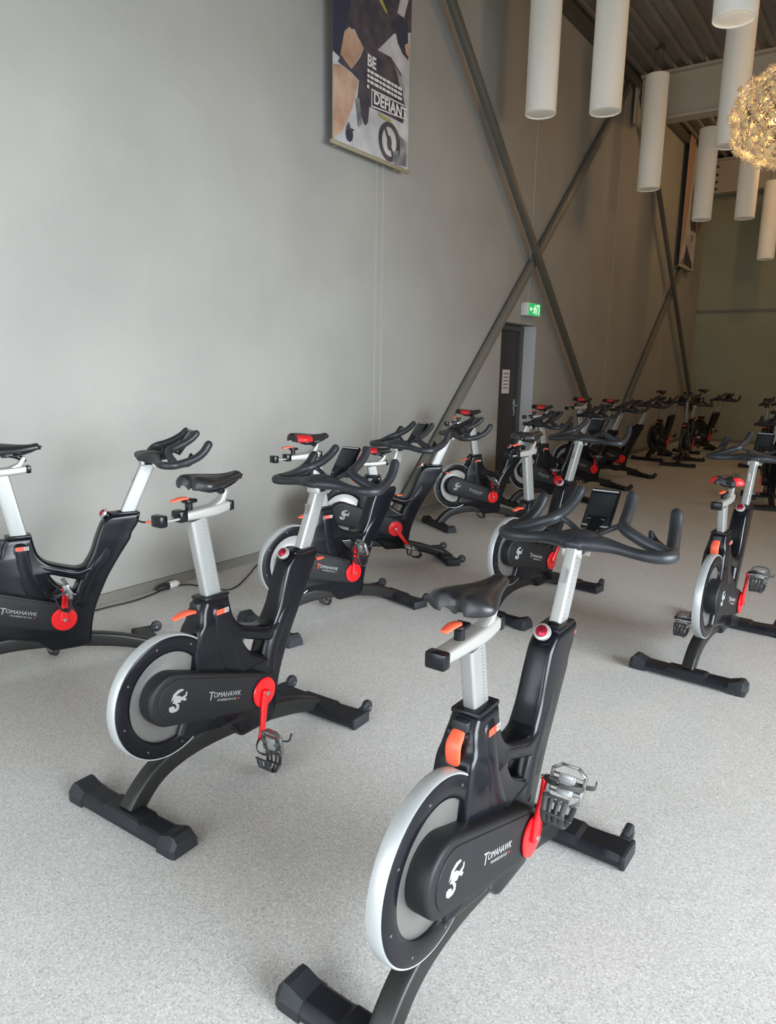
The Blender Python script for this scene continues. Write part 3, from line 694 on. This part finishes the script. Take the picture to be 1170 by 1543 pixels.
def saddle_bits(v, red, rods, rear=.195, so=0.):
    """v: top centre of the slider carriage"""
    out = {}; x0, z0 = v
    bm = bmesh.new()
    # slider beam
    if rods:
        for y_ in (-.016, .016): cyl(bm, (x0 - rear, y_, z0 - .002), (x0 - .10, y_, z0 - .002), .0045, n=10)
        box(bm, (x0 - .115, 0, z0 + .004), (.034, .050, .040), .006, mi=1)
    sweep(bm, [(x0 - (.11 if rods else rear), 0, z0 + .002), (x0 - .08, 0, z0 + .002), (x0 + .02, 0, z0 + .004), (x0 + .105, 0, z0 + .012)], [(.022, .015), (.024, .017), (.025, .020), (.020, .017)], n=20, power=4)
    sweep(bm, [(x0 + .02, 0, z0 + .008), (x0 + .065, 0, z0 + .030), (x0 + .088, 0, z0 + .062)], [(.020, .016), (.017, .014), (.014, .012)], n=16, power=3, hint=(1, 0, 0))
    out['slider'] = mesh_from(bm, ['castalu', 'black'], angle=30)
    bm = bmesh.new(); box(bm, (x0 - rear - .004, 0, z0), (.030, .052, .040), .006)
    out['rear_stop'] = mesh_from(bm, 'black')
    bm = bmesh.new(); box(bm, (x0 + .104, 0, z0 + .011), (.022, .046, .036), .005)
    out['front_stop'] = mesh_from(bm, 'black')
    bm = bmesh.new(); cyl(bm, (x0 - .075, 0, z0 + .012), (x0 - .075, 0, z0 + .045), .013, n=16); box(bm, (x0 - .072, 0, z0 + .050), (.045, .036, .014), .005)
    out['clamp'] = mesh_from(bm, 'black')
    bm = bmesh.new(); sweep(bm, [(x0 - .085, 0, z0 + .060), (x0 - .11, 0, z0 + .062), (x0 - .145, 0, z0 + .058)], [(.012, .005), (.014, .005), (.010, .004)], n=12, power=3)
    out['clamp_lever'] = mesh_from(bm, 'orange')
    # saddle shell
    xs0, zs = x0 - .028 + so, z0 + .128
    L_ = .252; ns, nt = 30, 22; bm = bmesh.new(); rings = []
    for i in range(ns + 1):
        s = i / ns
        if s < .18: w_ = .086 * (math.sin(min(1, (s + .035) / .215) * PI / 2)) ** .65
        else:
            t = (s - .18) / .82; w_ = .086 + (.023 - .086) * (t * t * (3 - 2 * t)) ** .72
        if s > .95: w_ *= math.sqrt(max(0.05, 1 - ((s - .95) / .05) ** 2 * .75))
        top = .010 * math.cos(s * PI * 1.1) + .022 * s * s + (.0 if s > .06 else -.012 * (1 - s / .06) ** 2) + (-.012 * max(0, (s - .93) / .07) ** 2)
        th = .052 * (1 - .42 * s) * (math.sqrt(max(.12, 1 - (1 - s / .07) ** 2)) if s < .07 else 1) * (math.sqrt(max(.15, 1 - ((s - .95) / .05) ** 2)) if s > .95 else 1)
        ring = []; n_ = 36
        for j in range(n_):
            a = 2 * PI * (j + .5) / n_; c_, s_ = math.cos(a), math.sin(a)
            y = w_ * math.copysign(abs(c_) ** .80, c_); z = th * .5 * math.copysign(abs(s_) ** .75, s_)
            z -= .014 * (1 - .5 * s) * (abs(y) / w_) ** 2.4 * min(1, w_ / .05)
            if s_ > 0:
                g = .012 * math.exp(-(y / .011) ** 2) * max(0, min(1, (.90 - s) * 5))
                if s < .30: g += .016 * math.exp(-(y / .024) ** 2) * (1 - s / .30)
                z -= g
            elif abs(c_) < .8: z += .010 * (1 - s)
            notch = .016 * math.exp(-(y / .026) ** 2) * max(0, 1 - s / .12)
            ring.append(bm.verts.new((xs0 - .06 + s * L_ + notch, y, zs + top - .022 + z)))
        rings.append(ring)
    for i, (a, b) in enumerate(zip(rings, rings[1:])):
        for j in range(n_):
            f = bm.faces.new((a[j], a[(j + 1) % n_], b[(j + 1) % n_], b[j])); ang = 2 * PI * (j + 1) / n_
            if red and .02 < i / ns < .40 and abs(math.cos(ang)) > .52 + .3 * i / ns and -.45 < math.sin(ang) < .84: f.material_index = 1
    bm.faces.new(rings[0]); bm.faces.new(rings[-1])
    bmesh.ops.triangulate(bm, faces=[f for f in bm.faces if len(f.verts) > 4])
    out['saddle'] = mesh_from(bm, ['saddle', 'saddlered'], angle=50)
    bm = bmesh.new()
    for s in (-1, 1):
        sweep(bm, [(xs0 - .03, s * .035, zs - .030), (xs0 + .02, s * .030, zs - .048), (xs0 + .09, s * .022, zs - .050), (xs0 + .15, s * .018, zs - .035), (xs0 + .195, s * .010, zs - .014)], .0035, n=8)
    box(bm, (x0 + .02, 0, zs - .048), (.05, .060, .020), .005); cyl(bm, (x0 + .02, -.036, zs - .046), (x0 + .02, .036, zs - .046), .009, n=12)
    sweep(bm, [(x0 + .088, 0, z0 + .055), (x0 + .06, 0, zs - .055), (x0 + .03, 0, zs - .047)], .013, n=12)
    out['saddle_clamp'] = mesh_from(bm, 'black')
    return out
def m_seatlever(mode):
    bm = bmesh.new()
    if mode == 'down': P = [(-.238, 0, .655), (-.262, 0, .630), (-.262, 0, .590), (-.250, 0, .553)]
    else: P = [(-.232, 0, .650), (-.262, 0, .656), (-.295, 0, .655), (-.325, 0, .648)]
    sweep(bm, P, [(.018, .007), (.020, .007), (.019, .006), (.013, .005)], n=14, power=3, hint=(0, 0, 1) if mode != 'down' else (-1, 0, 0))
    return mesh_from(bm, 'orange')
def m_seathousing():
    bm = bmesh.new(); box(bm, (-.226, 0, .652), (.030, .046, .062), .008); cyl(bm, (-.235, -.028, .648), (-.235, .028, .648), .010, n=14)
    return mesh_from(bm, 'foot')
def m_hbpost(top):
    bm = bmesh.new(); a, b = Vector((.325, 0, .725)), Vector(top)
    sweep(bm, [a, b], (.0185, .034), n=24, k=1, hint=(1, 0, 0), power=6, capround=False)
    d = b - a; k = .22
    while k < .95:
        p = a + d * k
        for s in (-1, 1): box(bm, (p.x - .010, s * .0187, p.z), (.010, .0008, .0014), mi=1)
        k += .05
    q = a + d * .62; box(bm, (q.x - .0345, 0, q.z), (.001, .014, .10), rot=None, mi=1)
    return mesh_from(bm, ['post', 'pedal'], angle=25)
def m_stem(x, z):
    bm = bmesh.new(); box(bm, (x - .0, 0, z - .004), (.085, .052, .022), .005, mi=0); box(bm, (x - .035, 0, z - .006), (.018, .060, .026), .004, mi=1)
    cyl(bm, (x + .02, -.035, z - .012), (x + .02, .035, z - .012), .011, n=14, mi=1)
    return mesh_from(bm, ['black', 'castalu'])
def bar_bits():
    out = {}; bm = bmesh.new()
    for s in (-1, 1):
        P = [(0, 0, .006), (.004, s * .035, .006), (.008, s * .075, .004), (.006, s * .12, 0), (.002, s * .17, -.006), (.0, s * .215, -.008), (.012, s * .250, -.008), (.045, s * .266, -.008), (.085, s * .258, -.004), (.13, s * .248, .006), (.175, s * .238, .022), (.212, s * .230, .048), (.238, s * .224, .082)]
        R_ = [(.058, .026), (.054, .025), (.040, .022), (.024, .018), (.0195, .0165), (.020, .0175), (.021, .019), (.0215, .0195)] + [(.0195, .0195)] * 5
        sweep(bm, P, R_, n=16, k=5, power=2.3)
        P = [(.055, s * .262, -.004), (.060, s * .225, .004), (.058, s * .185, .018), (.060, s * .145, .036), (.075, s * .115, .050), (.115, s * .103, .062), (.16, s * .096, .080), (.20, s * .090, .104), (.222, s * .086, .125)]
        sweep(bm, P, [.016, .0185, .0185, .0185, .019, .0185, .0185, .018, .018], n=14, k=5)
        # strut from the inner horn down to the hub, and the forearm fin between the horns
        sweep(bm, [(.09, s * .108, .056), (.095, s * .07, .038), (.08, s * .03, .016)], [(.010, .010), (.010, .009), (.012, .01)], n=10)
        sweep(bm, [(.075, s * .235, .0), (.115, s * .215, -.012), (.155, s * .185, .0), (.165, s * .17, .030)], [(.030, .012), (.034, .014), (.022, .010), (.008, .006)], n=12, power=2.5)
    sweep(bm, [(-.045, 0, .004), (-.01, 0, .010), (.04, 0, .010), (.085, 0, .006)], [(.034, .016), (.066, .027), (.060, .026), (.034, .016)], n=20, power=2.4)
    out['grips'] = mesh_from(bm, 'grip', angle=50)
    return out
def m_console():
    bm = bmesh.new(); R = Matrix.Rotation(-math.radians(52), 3, 'Y')
    box(bm, (.185, 0, .075), (.150, .095, .018), .005, rot=R); return mesh_from(bm, 'black')
def m_screen():
    bm = bmesh.new(); R = Matrix.Rotation(-math.radians(52), 3, 'Y'); n_ = R @ Vector((0, 0, 1)); t = R @ Vector((1, 0, 0)); c = Vector((.185, 0, .075))
    box(bm, c + n_ * .0095, (.112, .082, .002), .0008, rot=R); box(bm, c + n_ * .0098 - t * .064, (.006, .086, .002), rot=R, mi=1); box(bm, c + n_ * .0098 + t * .066, (.004, .086, .002), rot=R, mi=1)
    return mesh_from(bm, ['screen', 'print'])
def m_bracket():
    bm = bmesh.new(); sweep(bm, [(.05, 0, .012), (.10, 0, .02), (.155, 0, .048)], [(.022, .008), (.018, .008), (.024, .010)], n=12, power=3); cyl(bm, (.155, -.03, .05), (.155, .03, .05), .010, n=12)
    return mesh_from(bm, 'black')
def m_knob():
    bm = bmesh.new(); d = Vector((-.55, 0, .42)).normalized(); q = d.to_track_quat('Z', 'Y').to_matrix(); o_ = Vector((.238, 0, .758))
    lathe(bm, [(0, -.03), (.019, -.03), (.021, .0), (.021, .008)], o_, q, 24, 1)
    lathe(bm, [(.021, .006), (.025, .008), (.025, .018), (.018, .021)], o_, q, 24, 2)
    lathe(bm, [(.018, .019), (.017, .025), (.011, .029), (0, .030)], o_, q, 24, 0)
    return mesh_from(bm, ['redmetal', 'black', 'castalu'])
def m_hblever():
    bm = bmesh.new(); sweep(bm, [(.385, 0, .715), (.415, 0, .702), (.435, 0, .700)], [(.008, .005)] * 3, n=10, mi=1); sweep(bm, [(.432, 0, .700), (.455, 0, .698), (.475, 0, .698)], [(.011, .006), (.013, .006), (.010, .004)], n=10, mi=0)
    return mesh_from(bm, ['orange', 'black'])

def bike(x, y, yaw, label, sdx=0., so=0., rear=.195, sz=.985, hx=.462, hz=1.02, red=False, crank=90, tilt=0., lever='out', letter='grey', dark=False, group='black indoor bikes with rear flywheels'):
    """sdx: saddle slider shift; sz: slider height; hx, hz: handlebar base"""
    e = link('spin_bike', None, loc=(x, y, 0), rot=(0, 0, math.radians(yaw)))
    tag(e, label, 'exercise bike', group)
    A = lambda name, key, fn, p=e: link(name, cached(key, fn), p)
    fr = A('frame', 'body', m_body); A('badge', 'badge', m_badge, fr)
    A('base_beam', 'arch', m_arch)
    for front in (False, True):
        f = A('front_foot' if front else 'rear_foot', ('foot', front), lambda: m_foot(front))
        for s in (-1, 1): A('rubber_cap', ('cap', front, s), lambda: m_cap(front, s), f)
        if front:
            for s in (-1, 1): A('transport_wheel', ('tw', s), lambda: m_twheel(s), f)
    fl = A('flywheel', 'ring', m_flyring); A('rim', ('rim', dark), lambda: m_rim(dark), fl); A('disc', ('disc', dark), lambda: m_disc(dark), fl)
    cv = A('chain_cover', 'coverR', lambda: m_cover('R')); A('emblem', 'emblem', m_emblem, cv); A('lettering', ('letter', letter), lambda: m_letter(letter), cv)
    A('side_cover', 'coverL', lambda: m_cover('L'))
    for s, a in ((-1, crank), (1, crank + 180)):
        ar = math.radians(a); ck = A('crank', ('crank', s, a), lambda: m_crank(s, ar))
        pb = cached(('pedal', s, a, tilt), lambda: pedal_bits(s, ar, tilt))
        pd = link('pedal', pb['pedal'], e)
        for k in ('cleat_plate', 'toe_cage', 'strap'): link(k, pb[k], pd)
    top = (-.150 + (sz - .655) * -.19, 0, sz - .004)
    A('seat_post', ('sp', sz), lambda: m_seatpost(top))
    A('seat_post_collar', 'sph', m_seathousing); A('seat_post_lever', ('lev', lever), lambda: m_seatlever(lever))
    sv = (round(top[0] + .045 + sdx, 4), sz + .012); sb = cached(('saddle', sv, red, lever, so, rear), lambda: saddle_bits(sv, red, lever == 'out', rear, so))
    sl = link('slider', sb['slider'], e)
    for k in ('rear_stop', 'front_stop', 'clamp', 'clamp_lever'): link(k, sb[k], sl)
    sd = link('saddle', sb['saddle'], e); link('saddle_clamp', sb['saddle_clamp'], sd)
    ht = (.325 + (hz - .745) * .47, 0, hz - .018)
    A('handlebar_post', ('hp', hz), lambda: m_hbpost(ht)); A('stem_clamp', ('st', hx, hz), lambda: m_stem((ht[0] + hx) / 2, hz - .016))
    hb = link('handlebar', cached('bar', bar_bits)['grips'], e, loc=(hx, 0, hz))
    A('console_bracket', 'cbr', m_bracket, hb); A('console', 'con', m_console, hb); A('screen', 'scr', m_screen, hb)
    A('resistance_knob', 'knob', m_knob); A('post_lever', 'hlev', m_hblever)
    return e
def at_crank(cx, cy, yaw):
    a = math.radians(yaw); return cx - .10 * math.sin(a), cy + .10 * math.cos(a)
bike(-.751, 1.622, 89.5, 'black-saddled spin bike nearest the camera, its handlebar largest in view', sdx=-.035, so=-.03, rear=.165, sz=.862, hx=.462, hz=.985, crank=84, tilt=math.radians(122), lever='down')
bike(-1.928, 1.802, 91.4, 'black-saddled spin bike whole in view at lower left, red crank pointing down', sdx=0, sz=.985, hx=.452, hz=1.020, crank=-104, tilt=math.radians(80))
bike(-3.249, 1.826, 68.0, 'spin bike cut off by the left edge, standing closest to the wall', sdx=-.03, sz=.985, hx=.462, hz=1.03, crank=86, tilt=math.radians(75))
bike(-2.656, 3.315, 76.8, 'red-saddled spin bike with red-lettered cover, behind the lower-left bike', sdx=-.12, sz=.985, hx=.425, hz=1.02, red=True, crank=91, tilt=math.radians(70), letter='red')
bike(-3.125, 4.508, 50.3, 'spin bike by the wall behind the red-lettered one, crank pointing forward and down', sdx=-.03, sz=.765, hx=.462, hz=1.0, red=True, crank=-53, tilt=.3)
bike(-3.202, 6.272, 59.0, 'spin bike by the wall just in front of the dark door, silver flywheel face shining', sdx=-.12, sz=.985, hx=.55, hz=.97, red=True, crank=102, tilt=.9)
bike(-1.817, 4.334, 82.7, 'black-saddled spin bike in the middle, behind the nearest handlebar, tall silver seat post', sdx=-.06, sz=.985, hx=.50, hz=1.04, red=False, crank=60, tilt=1.2)
bike(-.660, 4.153, 87.1, 'spin bike at the right seen from behind, with red-lobed saddle', sdx=.02, sz=.84, hx=.48, hz=1.02, red=True, crank=92, tilt=math.radians(120), lever='down')
for cx, cy, yw, lab, kw in (
    (-3.052, 7.707, 57, 'wall-side spin bike beside the door jamb, behind the tall-posted middle bike', dict(sdx=-.06, sz=.985, hz=1.0, red=True, crank=130)),
    (-3.066, 8.942, 57, 'wall-side spin bike just past the door, saddle raised highest, red crank up', dict(sdx=-.03, sz=1.04, hz=1.02, red=True, crank=95)),
    (-3.133, 10.284, 55, 'wall-side spin bike second past the door, last of the nearer group', dict(sdx=-.05, sz=.985, hz=1.03, red=True, crank=200)),
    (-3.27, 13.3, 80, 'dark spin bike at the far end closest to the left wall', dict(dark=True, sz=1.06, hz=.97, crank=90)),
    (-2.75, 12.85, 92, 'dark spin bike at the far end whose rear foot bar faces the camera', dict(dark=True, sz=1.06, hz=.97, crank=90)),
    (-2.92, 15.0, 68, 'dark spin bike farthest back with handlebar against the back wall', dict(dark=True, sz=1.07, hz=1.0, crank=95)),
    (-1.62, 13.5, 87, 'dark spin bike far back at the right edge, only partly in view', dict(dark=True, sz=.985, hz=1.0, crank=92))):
    bx, by = at_crank(cx, cy, yw); bike(bx, by, yw, lab, **kw)
bike(-1.10, 9.42, -78, 'spin bike at the right edge facing the camera, behind the red-lobed bike', sz=.95, hz=.97, crank=-80)
